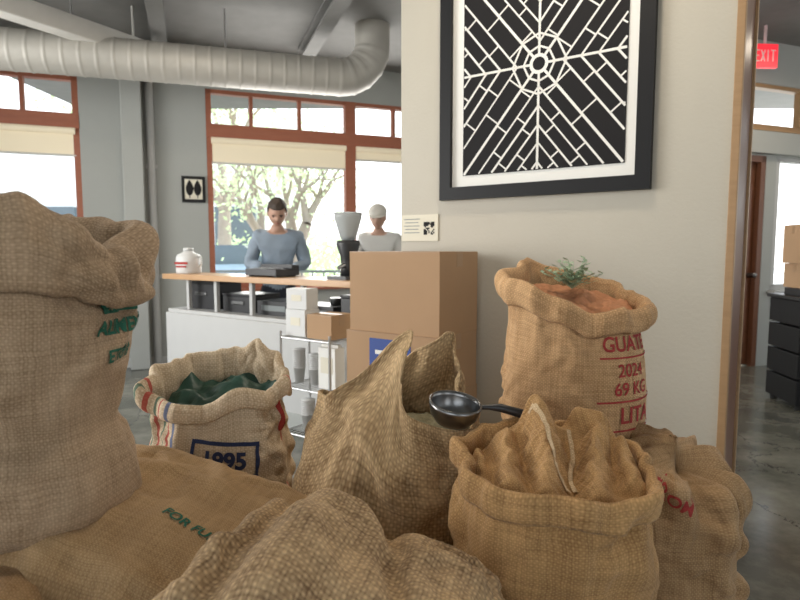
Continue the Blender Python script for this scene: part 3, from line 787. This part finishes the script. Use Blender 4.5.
cbox('cardboard_box',(cc.x-.01,cc.y-.0,.630),(.53,.37,.274),AW,True)
cbox('cardboard_box',(cc.x,cc.y,.311),(.52,.37,.318),AW+.02)
cbox('cardboard_box',(cc.x-.005,cc.y,0),(.52,.37,.310),AW)

# ------------------------------------------------------------------ counter
C0=(-2.05,5.0)
mb=MB(); LC=2.32
mb.box((LC/2,.17,1.07),(LC,.36,.045),M_counter)
mb.box((LC/2,.0+.05,.38),(LC-.04,.10,.76),M_white)
mb.box((LC/2,.275,.775),(LC-.04,.50,.03),M_white)
for x in (.25,.62,1.05,1.6,2.2): mb.box((x,.08,.92),(.035,.035,.26),M_white)
mb.box((LC/2,.50,.38),(LC-.1,.03,.76),M_white)
mb.box((LC/2,-.006,.06),(LC-.04,.012,.12),M_wall)
mb.done('service_counter',(C0[0],C0[1],0),AW,.004)
def onC(s,dp): return (C0[0]+s*cos(AW)-dp*sin(AW), C0[1]+s*sin(AW)+dp*cos(AW))
def lower(name,s,dp,w,d_,h,kind=0):
    mb=MB(); mb.box((0,0,h/2),(w,d_,h),M_black)
    if kind==0:
        mb.box((0,0,h+.01),(w*1.03,d_*1.03,.02),M_black); mb.box((0,-d_/2-.006,h*.6),(w*.4,.012,.03),M_steel)
    else:
        mb.box((0,-d_/2-.004,h*.5),(w*.7,.008,h*.4),M_rail); mb.lathe((w*.25,0,h),[(0,0),(.04,0),(.05,.05),(.045,.055),(0,.055)],M_steel,16)
    x,y=onC(s,dp); return mb.done(name,(x,y,.79),AW,.008)
lower('equipment_bin',.30,.30,.38,.28,.22); lower('equipment_bin',.78,.30,.38,.28,.13,0); lower('coffee_scale',1.2,.30,.38,.28,.11,1)
lower('coffee_scale',1.62,.30,.38,.28,.10,1); lower('equipment_bin',2.03,.30,.3,.28,.17,0)
x,y=onC(.14,.16)
mb=MB(); mb.lathe((0,0,0),[(0,0),(.10,0),(.105,.01),(.105,.13),(.095,.16),(.05,.18),(.04,.195),(0,.195)],M_cup,28)
mb.lathe((0,0,.195),[(0,0),(.043,0),(.043,.025),(0,.028)],M_cup,24); mb.tube([(.09,0,.145),(.125,0,.14),(.13,0,.08),(.10,0,.06)],.009,M_cup,10)
mb.box((0,-.103,.09),(.13,.006,.02),M_redprint); mb.box((0,-.104,.06),(.10,.006,.014),M_redprint)
mb.done('plastic_jug',(x,y,1.093),-.3)
x,y=onC(1.18,.17)
mb=MB(); mb.box((0,0,.035),(.34,.24,.05),M_black); mb.box((0,.08,.075),(.34,.08,.03),M_black); mb.box((0,-.02,.063),(.22,.14,.006),M_steel)
for dx in (-.14,.14): mb.box((dx,0,.005),(.03,.2,.012),M_black)
mb.done('espresso_scale',(x,y,1.093),AW,.006)
x,y=onC(1.92,.18)
mb=MB()
mb.box((0,0,.012),(.17,.22,.024),M_black); mb.lathe((0,.02,.024),[(0,0),(.06,0),(.05,.06),(.055,.13),(.085,.22),(.08,.245),(0,.245)],M_black,28)
mb.lathe((0,.02,.27),[(0,0),(.045,0),(.06,.03),(.098,.16),(.10,.18),(.096,.18),(.058,.03),(.0,.01)],M_hopper,28)
mb.lathe((0,.02,.45),[(0,0),(.10,0),(.10,.012),(.02,.018),(0,.018)],M_hopper,28); mb.tube([(0,-.02,.10),(0,-.085,.08)],[.02,.014],M_steel,12)
mb.done('coffee_grinder',(x,y,1.093),AW)

# rack of supplies in front of the counter
mb=MB()
W_,D_=.42,.26
for dx in (-W_/2,W_/2):
    for dy in (-D_/2,D_/2): mb.tube([(dx,dy,0),(dx,dy,.78)],.009,M_chrome,8)
for z in (.12,.42,.74):
    for dy in (-D_/2,D_/2): mb.tube([(-W_/2,dy,z),(W_/2,dy,z)],.006,M_chrome,6)
    for dx in (-W_/2,W_/2): mb.tube([(dx,-D_/2,z),(dx,D_/2,z)],.006,M_chrome,6)
    for k in range(1,12): mb.tube([(-W_/2+W_*k/12,-D_/2,z),(-W_/2+W_*k/12,D_/2,z)],.003,M_chrome,5)
mb.done('wire_rack',(-.52,3.66,0),AW)
def cups(name,x,y,z,n,r=.045):
    mb=MB()
    for i in range(n): mb.lathe((0,0,i*.013),[(0,0),(r*.72,0),(r*.98,.10),(r*1.05,.10),(r*1.05,.107),(0,.107)],M_cup,20)
    mb.done(name,(x,y,z))
def wbox(name,x,y,z,d,r):
    mb=MB(); mb.box((0,0,d[2]/2),d,M_cup); mb.box((0,-d[1]/2-.001,d[2]*.55),(d[0]*.5,.002,d[2]*.3),M_cream); mb.box((0,0,d[2]+.001),(d[0],.03,.002),M_paper); mb.done(name,(x,y,z),r,.008)
wbox('white_carton',-.63,3.71,.749,(.17,.13,.17),AW); wbox('white_carton',-.63,3.71,.921,(.16,.12,.13),AW+.1)
cups('paper_cup_stack',-.66,3.74,.429,10,.04); cups('paper_cup_stack',-.55,3.69,.429,8,.04); cups('paper_cup_stack',-.6,3.70,.129,8)
cbox('cardboard_box',(-.44,3.60,.749),(.20,.2,.15),AW)
mb=MB(); mb.box((0,0,.13),(.14,.09,.26),M_paper); mb.box((0,-.046,.15),(.10,.003,.10),M_cream); mb.box((0,0,.27),(.14,.03,.02),M_paper)
mb.done('paper_bag',(-.43,3.58,.43),AW,.006)

# ------------------------------------------------------------------ right: black drawer cabinet with box
mb=MB(); 
for i in range(4):
    mb.box((0,0,.14+i*.215),(.8,.5,.2),M_blacksatin)
    mb.box((0,-.256,.14+i*.215),(.74,.012,.165),M_black); mb.box((0,-.272,.19+i*.215),(.4,.02,.018),M_rail)
mb.box((0,0,.905),(.84,.54,.03),M_black)
for dx in (-.35,.35):
    for dy in (-.2,.2): mb.lathe((dx,dy,.0),[(0,0),(.03,0),(.03,.04),(0,.04)],M_rubber,12)
mb.box((0,-.05,.95),(.7,.35,.06),M_black)
mb.done('drawer_cabinet',(3.61,4.75,0),radians(-8),.006)
cbox('cardboard_box',(3.56,4.78,.982),(.55,.34,.20),radians(-8))
cbox('cardboard_box',(3.52,4.80,1.185),(.5,.32,.32),radians(-10))

# ------------------------------------------------------------------ people
def skin_body(name, J, edges, labels, mats, parent, sub=2, root=0, rough=0.0):
    me=bpy.data.meshes.new(name); me.from_pydata([j[0] for j in J],edges,[])
    ob=bpy.data.objects.new(name,me); COL.objects.link(ob)
    ob.modifiers.new('sk','SKIN'); s=ob.modifiers.new('ss','SUBSURF'); s.levels=sub; s.render_levels=sub
    for i,j in enumerate(J):
        sv=me.skin_vertices[0].data[i]; r=j[1]; sv.radius=(r,r) if not isinstance(r,tuple) else r
        sv.use_root=(i==root)
    bpy.context.view_layer.update()
    dg=bpy.context.evaluated_depsgraph_get(); m2=bpy.data.meshes.new_from_object(ob.evaluated_get(dg))
    bpy.data.objects.remove(ob); o2=bpy.data.objects.new(name,m2); COL.objects.link(o2); o2.parent=parent
    m2.materials.clear()
    for m in mats: m2.materials.append(m)
    E=[(Vector(J[a][0]),Vector(J[b][0]),labels[k]) for k,(a,b) in enumerate(edges)]
    for p in m2.polygons:
        c=p.center; best=None
        for a,b,l in E:
            ab=b-a; t=max(0,min(1,(c-a).dot(ab)/ab.length_squared)); dd=(c-(a+ab*t)).length
            if best is None or dd<best[0]: best=(dd,l)
        p.material_index=best[1]; p.use_smooth=True
    if rough:
        cl=set()
        for p in m2.polygons:
            if p.material_index in (0,2): cl.update(p.vertices)
        for i in cl:
            v=m2.vertices[i]; c=v.co; v.co=c+v.normal*rough*(nz3(c.x*14,c.y*14,c.z*9)+.8*ridge(nz3((c.x+c.z)*9,c.y*9,c.z*6),.18))
    return o2
def person(name, loc, rz, shirt, hairm, cap=False, armL=None, armR=None, headpitch=0.35, short=False, lean=0.0):
    root=bpy.data.objects.new(name,None); COL.objects.link(root); root.location=loc; root.rotation_euler=(0,0,rz)
    armL=armL or [(-.25,-.06,1.17),(-.14,-.26,1.15)]; armR=armR or [(.25,-.06,1.17),(.14,-.26,1.15)]
    J=[((0,0,.95),.135),((0,0,1.10),.13),((0,-.005,1.26),.15),((0,0,1.38),.14),((0,.005,1.475),.066),((0,-.015,1.56),.056),
       ((-.175,0,1.415),.078),(armL[0],.056),(armL[1],.034),
       ((.175,0,1.415),.078),(armR[0],.056),(armR[1],.034),
       ((-.09,0,.86),.095),((-.10,-.015,.50),.064),((-.105,.015,.09),.042),((-.11,-.13,.045),.038),
       ((.09,0,.86),.095),((.10,-.015,.50),.064),((.105,.015,.09),.042),((.11,-.13,.045),.038)]
    def ln_(p): 
        k=max(0,p[2]-1.0); return (p[0],p[1]-k*lean,p[2]-k*lean*.12)
    J=[(ln_(p),r) for p,r in J]; armL=[J[7][0],J[8][0]]; armR=[J[10][0],J[11][0]]
    ed=[(0,1),(1,2),(2,3),(3,4),(4,5),(3,6),(6,7),(7,8),(3,9),(9,10),(10,11),(0,12),(12,13),(13,14),(14,15),(0,16),(16,17),(17,18),(18,19)]
    lb=[0,0,0,0,1,0,0,1 if short else 0,0,0,1 if short else 0,2,2,2,3,2,2,2,3]
    skin_body('body',J,ed,lb,[shirt,M_skin,M_pants,M_shoe],root,sub=3,rough=.012)
    for side,(el,wr) in ((-1,armL),(1,armR)):
        w=Vector(wr); fd=(w-Vector(el)).normalized(); fd=(fd+Vector((0,0,-.15))).normalized(); sx=fd.cross(Vector((0,0,1))).normalized(); dn=fd.cross(sx)
        if dn.z>0: dn=-dn
        inner=-side
        if sx.x*inner<0: sx=-sx
        J2=[(w,.024),(w+fd*.045,.026)]; ed2=[(0,1)]
        for k,(off,ln) in enumerate(((.028,.070),(.009,.080),(-.010,.074),(-.028,.058))):
            i=len(J2); b0=w+fd*.085+sx*off
            J2+= [(b0,.0105),(b0+fd*ln*.5+dn*.010,.009),(b0+fd*ln*.85+dn*.032,.008)]; ed2+=[(1,i),(i,i+1),(i+1,i+2)]
        i=len(J2); J2+=[(w+fd*.04+sx*.036+dn*.01,.012),(w+fd*.07+sx*.052+dn*.02,.010),(w+fd*.095+sx*.052+dn*.028,.009)]; ed2+=[(1,i),(i,i+1),(i+1,i+2)]
        skin_body('hand',J2,ed2,[0]*len(ed2),[M_skin],root,sub=1)
    mb=MB()
    def hd(p):
        q=Vector(p); f=max(0,-q.y/.095)
        if q.z<-.02: q.x*=1-.22*min(1,(-q.z-.02)/.1)*(.4+.6*f); q.y*=1-.06*min(1,-q.z/.1)
        nb=math.exp(-((q.x)/.014)**2-((q.z+.012)/.022)**2); 
        if q.y<0: q.y-=.022*nb
        for ex in (-.032,.032):
            if q.y<0: q.y+=.010*math.exp(-((q.x-ex)/.016)**2-((q.z-.008)/.013)**2)
        if q.y<0: q.y-=.006*math.exp(-((q.x)/.03)**2-((q.z+.095)/.02)**2)
        return q
    mb.ell((0,0,0),(.078,.096,.118),M_skin,48,40,hd)
    for sx in (-1,1):
        mb.ell((sx*.030,-.079,.008),(.010,.007,.0045),M_eye,12,8); mb.box((sx*.031,-.088,.026),(.030,.008,.006),hairm,ry=sx*.1)
        mb.ell((sx*.079,.004,-.005),(.010,.020,.032),M_skin,12,10)
    mb.ell((0,-.086,-.058),(.022,.007,.005),M_lip,14,8)
    def hr(p):
        q=Vector(p); q*=1+.09*noise.noise(q*45)
        if q.y<-.035 and q.z<.045: q.y=max(q.y,-.035)*.9
        if q.z<-.005 and q.y<.02: q.z=-.005
        if q.z<-.05: q.z=-.05
        return q
    mb.ell((0,.008,.026),(.086,.102,.108),hairm,40,28,hr)
    if cap:
        mb.ell((0,.0,.055),(.096,.112,.085),M_cap,32,16,lambda p:Vector((p.x,p.y,max(p.z,-.01))))
        vs=[];N=14
        for i in range(N+1):
            a=pi+pi*i/N; vs.append((.080*cos(a),-.045+.05*sin(a)*.8,.05)); vs.append((.085*cos(a),-.045+.125*sin(a),.035))
        mb.add(vs,[(2*i,2*i+1,2*i+3,2*i+2) for i in range(N)],M_cap,True)
    h=mb.done('head',ln_((0,-.035,1.645)),0,0,root); h.rotation_euler=(headpitch,0,0)
    return root
person('barista',(-1.125,5.34,0),R_(12),M_shirt,M_hair,headpitch=.6,lean=.34)
person('customer_in_cap',(-.21,6.15,0),R_(-5),M_shirtw,M_hairf,cap=True,headpitch=.3,short=True,lean=.25)

# ------------------------------------------------------------------ exterior
mb=MB(); mb.box((0,26,-.16),(80,36,.1),M_pave); mb.box((-24.0,2,-.16),(38,30,.1),M_pave); mb.done('ground_outside')
mb=MB(); mb.box((-14,24,3),(20,1,7),M_build)
for i in range(5): mb.box((-21+i*3.6,23.4,2.2),(1.6,.3,1.6),M_glassdark)
mb.done('building_across_street')
tr=random.Random(12)
def branch(mb,p,d,r,L_,depth,tips,spread=(.35,.75)):
    pts=[p];rad=[r];n=6
    for i in range(n):
        d=(d+Vector((tr.uniform(-.16,.16),tr.uniform(-.16,.16),tr.uniform(-.04,.10)))).normalized()
        p=p+d*(L_/n); pts.append(p); rad.append(r*(1-.35*(i+1)/n))
    mb.tube(pts,rad,M_bark,8 if depth<3 else 5,caps=False)
    if depth>=2: tips+=pts[2:]
    if depth<5:
        for k in range(3 if depth<2 else 2):
            a=tr.uniform(0,2*pi); sp=tr.uniform(*spread)
            ax=d.orthogonal().normalized(); dd=(Matrix.Rotation(a,3,d)@(ax*sp)+d).normalized()
            branch(mb,p,dd,rad[-1]*.85,L_*.74,depth+1,tips,spread)
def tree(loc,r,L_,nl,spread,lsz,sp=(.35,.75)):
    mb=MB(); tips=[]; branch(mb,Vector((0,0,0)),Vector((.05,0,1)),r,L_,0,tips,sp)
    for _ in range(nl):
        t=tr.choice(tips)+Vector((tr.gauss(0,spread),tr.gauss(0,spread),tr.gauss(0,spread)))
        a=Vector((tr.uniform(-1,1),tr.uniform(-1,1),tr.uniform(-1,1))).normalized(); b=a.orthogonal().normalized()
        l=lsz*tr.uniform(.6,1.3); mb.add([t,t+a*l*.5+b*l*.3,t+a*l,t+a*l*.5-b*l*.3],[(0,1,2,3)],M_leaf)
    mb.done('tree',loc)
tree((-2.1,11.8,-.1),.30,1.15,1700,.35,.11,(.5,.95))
tree((.8,16.5,-.1),.28,2.4,3600,.5,.18)
tree((-5.5,18,-.1),.28,2.6,3400,.55,.18)
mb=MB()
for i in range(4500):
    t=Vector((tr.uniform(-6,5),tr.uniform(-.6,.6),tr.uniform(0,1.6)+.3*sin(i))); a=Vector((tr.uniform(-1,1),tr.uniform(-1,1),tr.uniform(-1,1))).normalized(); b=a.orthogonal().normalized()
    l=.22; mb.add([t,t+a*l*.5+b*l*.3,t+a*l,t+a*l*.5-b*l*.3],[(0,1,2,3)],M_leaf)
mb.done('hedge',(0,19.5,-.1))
mb=MB()
for z in (.5,1.0): mb.box((0,0,z),(12,.05,.05),M_rail)
for i in range(60): mb.box((-6+.2*i,0,.5),(.025,.025,1.0),M_rail)
mb.done('outdoor_railing',(-1,10.6,-.1))
mb=MB()
def carsec(x,w,zb,zt): return [(x,-w,zb),(x,w,zb),(x,w*1.02,(zb+zt)*.5),(x,w*.93,zt),(x,-w*.93,zt),(x,-w*1.02,(zb+zt)*.5)]
secs=[(-2.1,.75,.35,.75),(-1.9,.85,.25,.95),(-1.0,.88,.22,1.02),(1.2,.88,.22,1.05),(1.95,.85,.25,1.0),(2.15,.75,.38,.8)]
vs=[];fs=[]
for s_ in secs: vs+=carsec(*s_)
for i in range(len(secs)-1):
    for k in range(6): fs.append((i*6+k,i*6+(k+1)%6,(i+1)*6+(k+1)%6,(i+1)*6+k))
fs+= [tuple(range(5,-1,-1)),tuple(range(30,36))]; mb.add(vs,fs,M_carp,True)
cab=[(-1.05,.80,1.0),(-.45,.66,1.5),(.9,.66,1.53),(1.75,.78,1.03)]
vs=[]
for x,w,z in cab: vs+=[(x,-w,z),(x,w,z)]
vs+=[(-1.05,-.80,.98),(-1.05,.80,.98),(1.75,-.78,.98),(1.75,.78,.98)]
mb.add(vs,[(2,3,5,4)],M_carp); mb.add(vs,[(0,1,3,2),(4,5,7,6),(0,2,4,6),(1,7,5,3)],M_glassdark)
for x in (-1.35,1.3):
    for y in (-.82,.82): mb.lathe((x,y,.33),[(0,-.1),(.25,-.1),(.33,-.08),(.33,.08),(.25,.1),(0,.1)],M_rubber,24,M=Matrix.Rotation(pi/2,3,'X')); mb.lathe((x,y+(.03 if y>0 else -.03),.33),[(0,-.09),(.19,-.09),(.19,.09),(0,.09)],M_steel,16,M=Matrix.Rotation(pi/2,3,'X'))
mb.done('parked_car',(-5.0,15.2,-.11),.15)

# ------------------------------------------------------------------ lights
w=bpy.data.worlds.new('World'); scene.world=w; w.use_nodes=True; nt=w.node_tree; N,L=nt.nodes,nt.links
bg=N['Background']; tc=N.new('ShaderNodeTexCoord'); sp=N.new('ShaderNodeSeparateXYZ'); L.new(tc.outputs['Generated'],sp.inputs[0])
cr=N.new('ShaderNodeValToRGB'); cr.color_ramp.elements[0].position=0.0; cr.color_ramp.elements[0].color=(1,1,.98,1)
cr.color_ramp.elements[1].position=0.6; cr.color_ramp.elements[1].color=(.70,.84,1,1)
L.new(sp.outputs[2],cr.inputs[0]); L.new(cr.outputs[0],bg.inputs[0]); bg.inputs[1].default_value=2.8
def light(name,kind,loc,rot,e,col=(1,1,1),**k):
    l=bpy.data.lights.new(name,kind); l.energy=e; l.color=col
    for a,b in k.items(): setattr(l,a,b)
    o=bpy.data.objects.new(name,l); COL.objects.link(o); o.location=loc; o.rotation_euler=rot; return o
light('sun','SUN',(0,0,10),(R_(-42),R_(12),0),11,(1,.94,.84),angle=.01)
light('fill_left','AREA',(-4.6,2.4,1.9),(0,R_(-90),0),165,(1,.98,.94),shape='RECTANGLE',size=2.2,size_y=2.8)  # added fill light, set at the unseen left opening
light('daylight_back','AREA',(-.6,7.0,2.0),(R_(-90),0,TB),100,(1,.98,.95),shape='RECTANGLE',size=2.8,size_y=2)
for i,(x,y,e) in enumerate(((.3,2.0,17),(2.6,3.6,24),(-1.6,4.2,14),(3.9,5.2,12))):  # overhead fixtures and lights added as warm room fill
    mb=MB(); mb.lathe((0,0,0),[(0,.02),(.16,.02),(.18,.0),(.18,.06),(.03,.10),(.012,.10),(.012,.28)],M_black,28); mb.lathe((0,0,0),[(0,.012),(.16,.012)],M_fill,28)
    mb.done('fill_fixture',(x,y,3.22))
    light('fill_glow','AREA',(x,y,3.20),(0,0,0),e,(1,.86,.68),shape='DISK',size=.32)

cam=bpy.data.cameras.new('Camera'); cam.lens=26; cam.sensor_width=36; co=bpy.data.objects.new('Camera',cam); COL.objects.link(co)
co.location=(0,0,1.3); co.rotation_euler=(R_(85),0,0); cam.clip_start=.05; scene.camera=co
cam.dof.use_dof=True; cam.dof.focus_distance=1.6; cam.dof.aperture_fstop=4.5
scene.view_settings.view_transform='Standard'; scene.view_settings.exposure=0.0
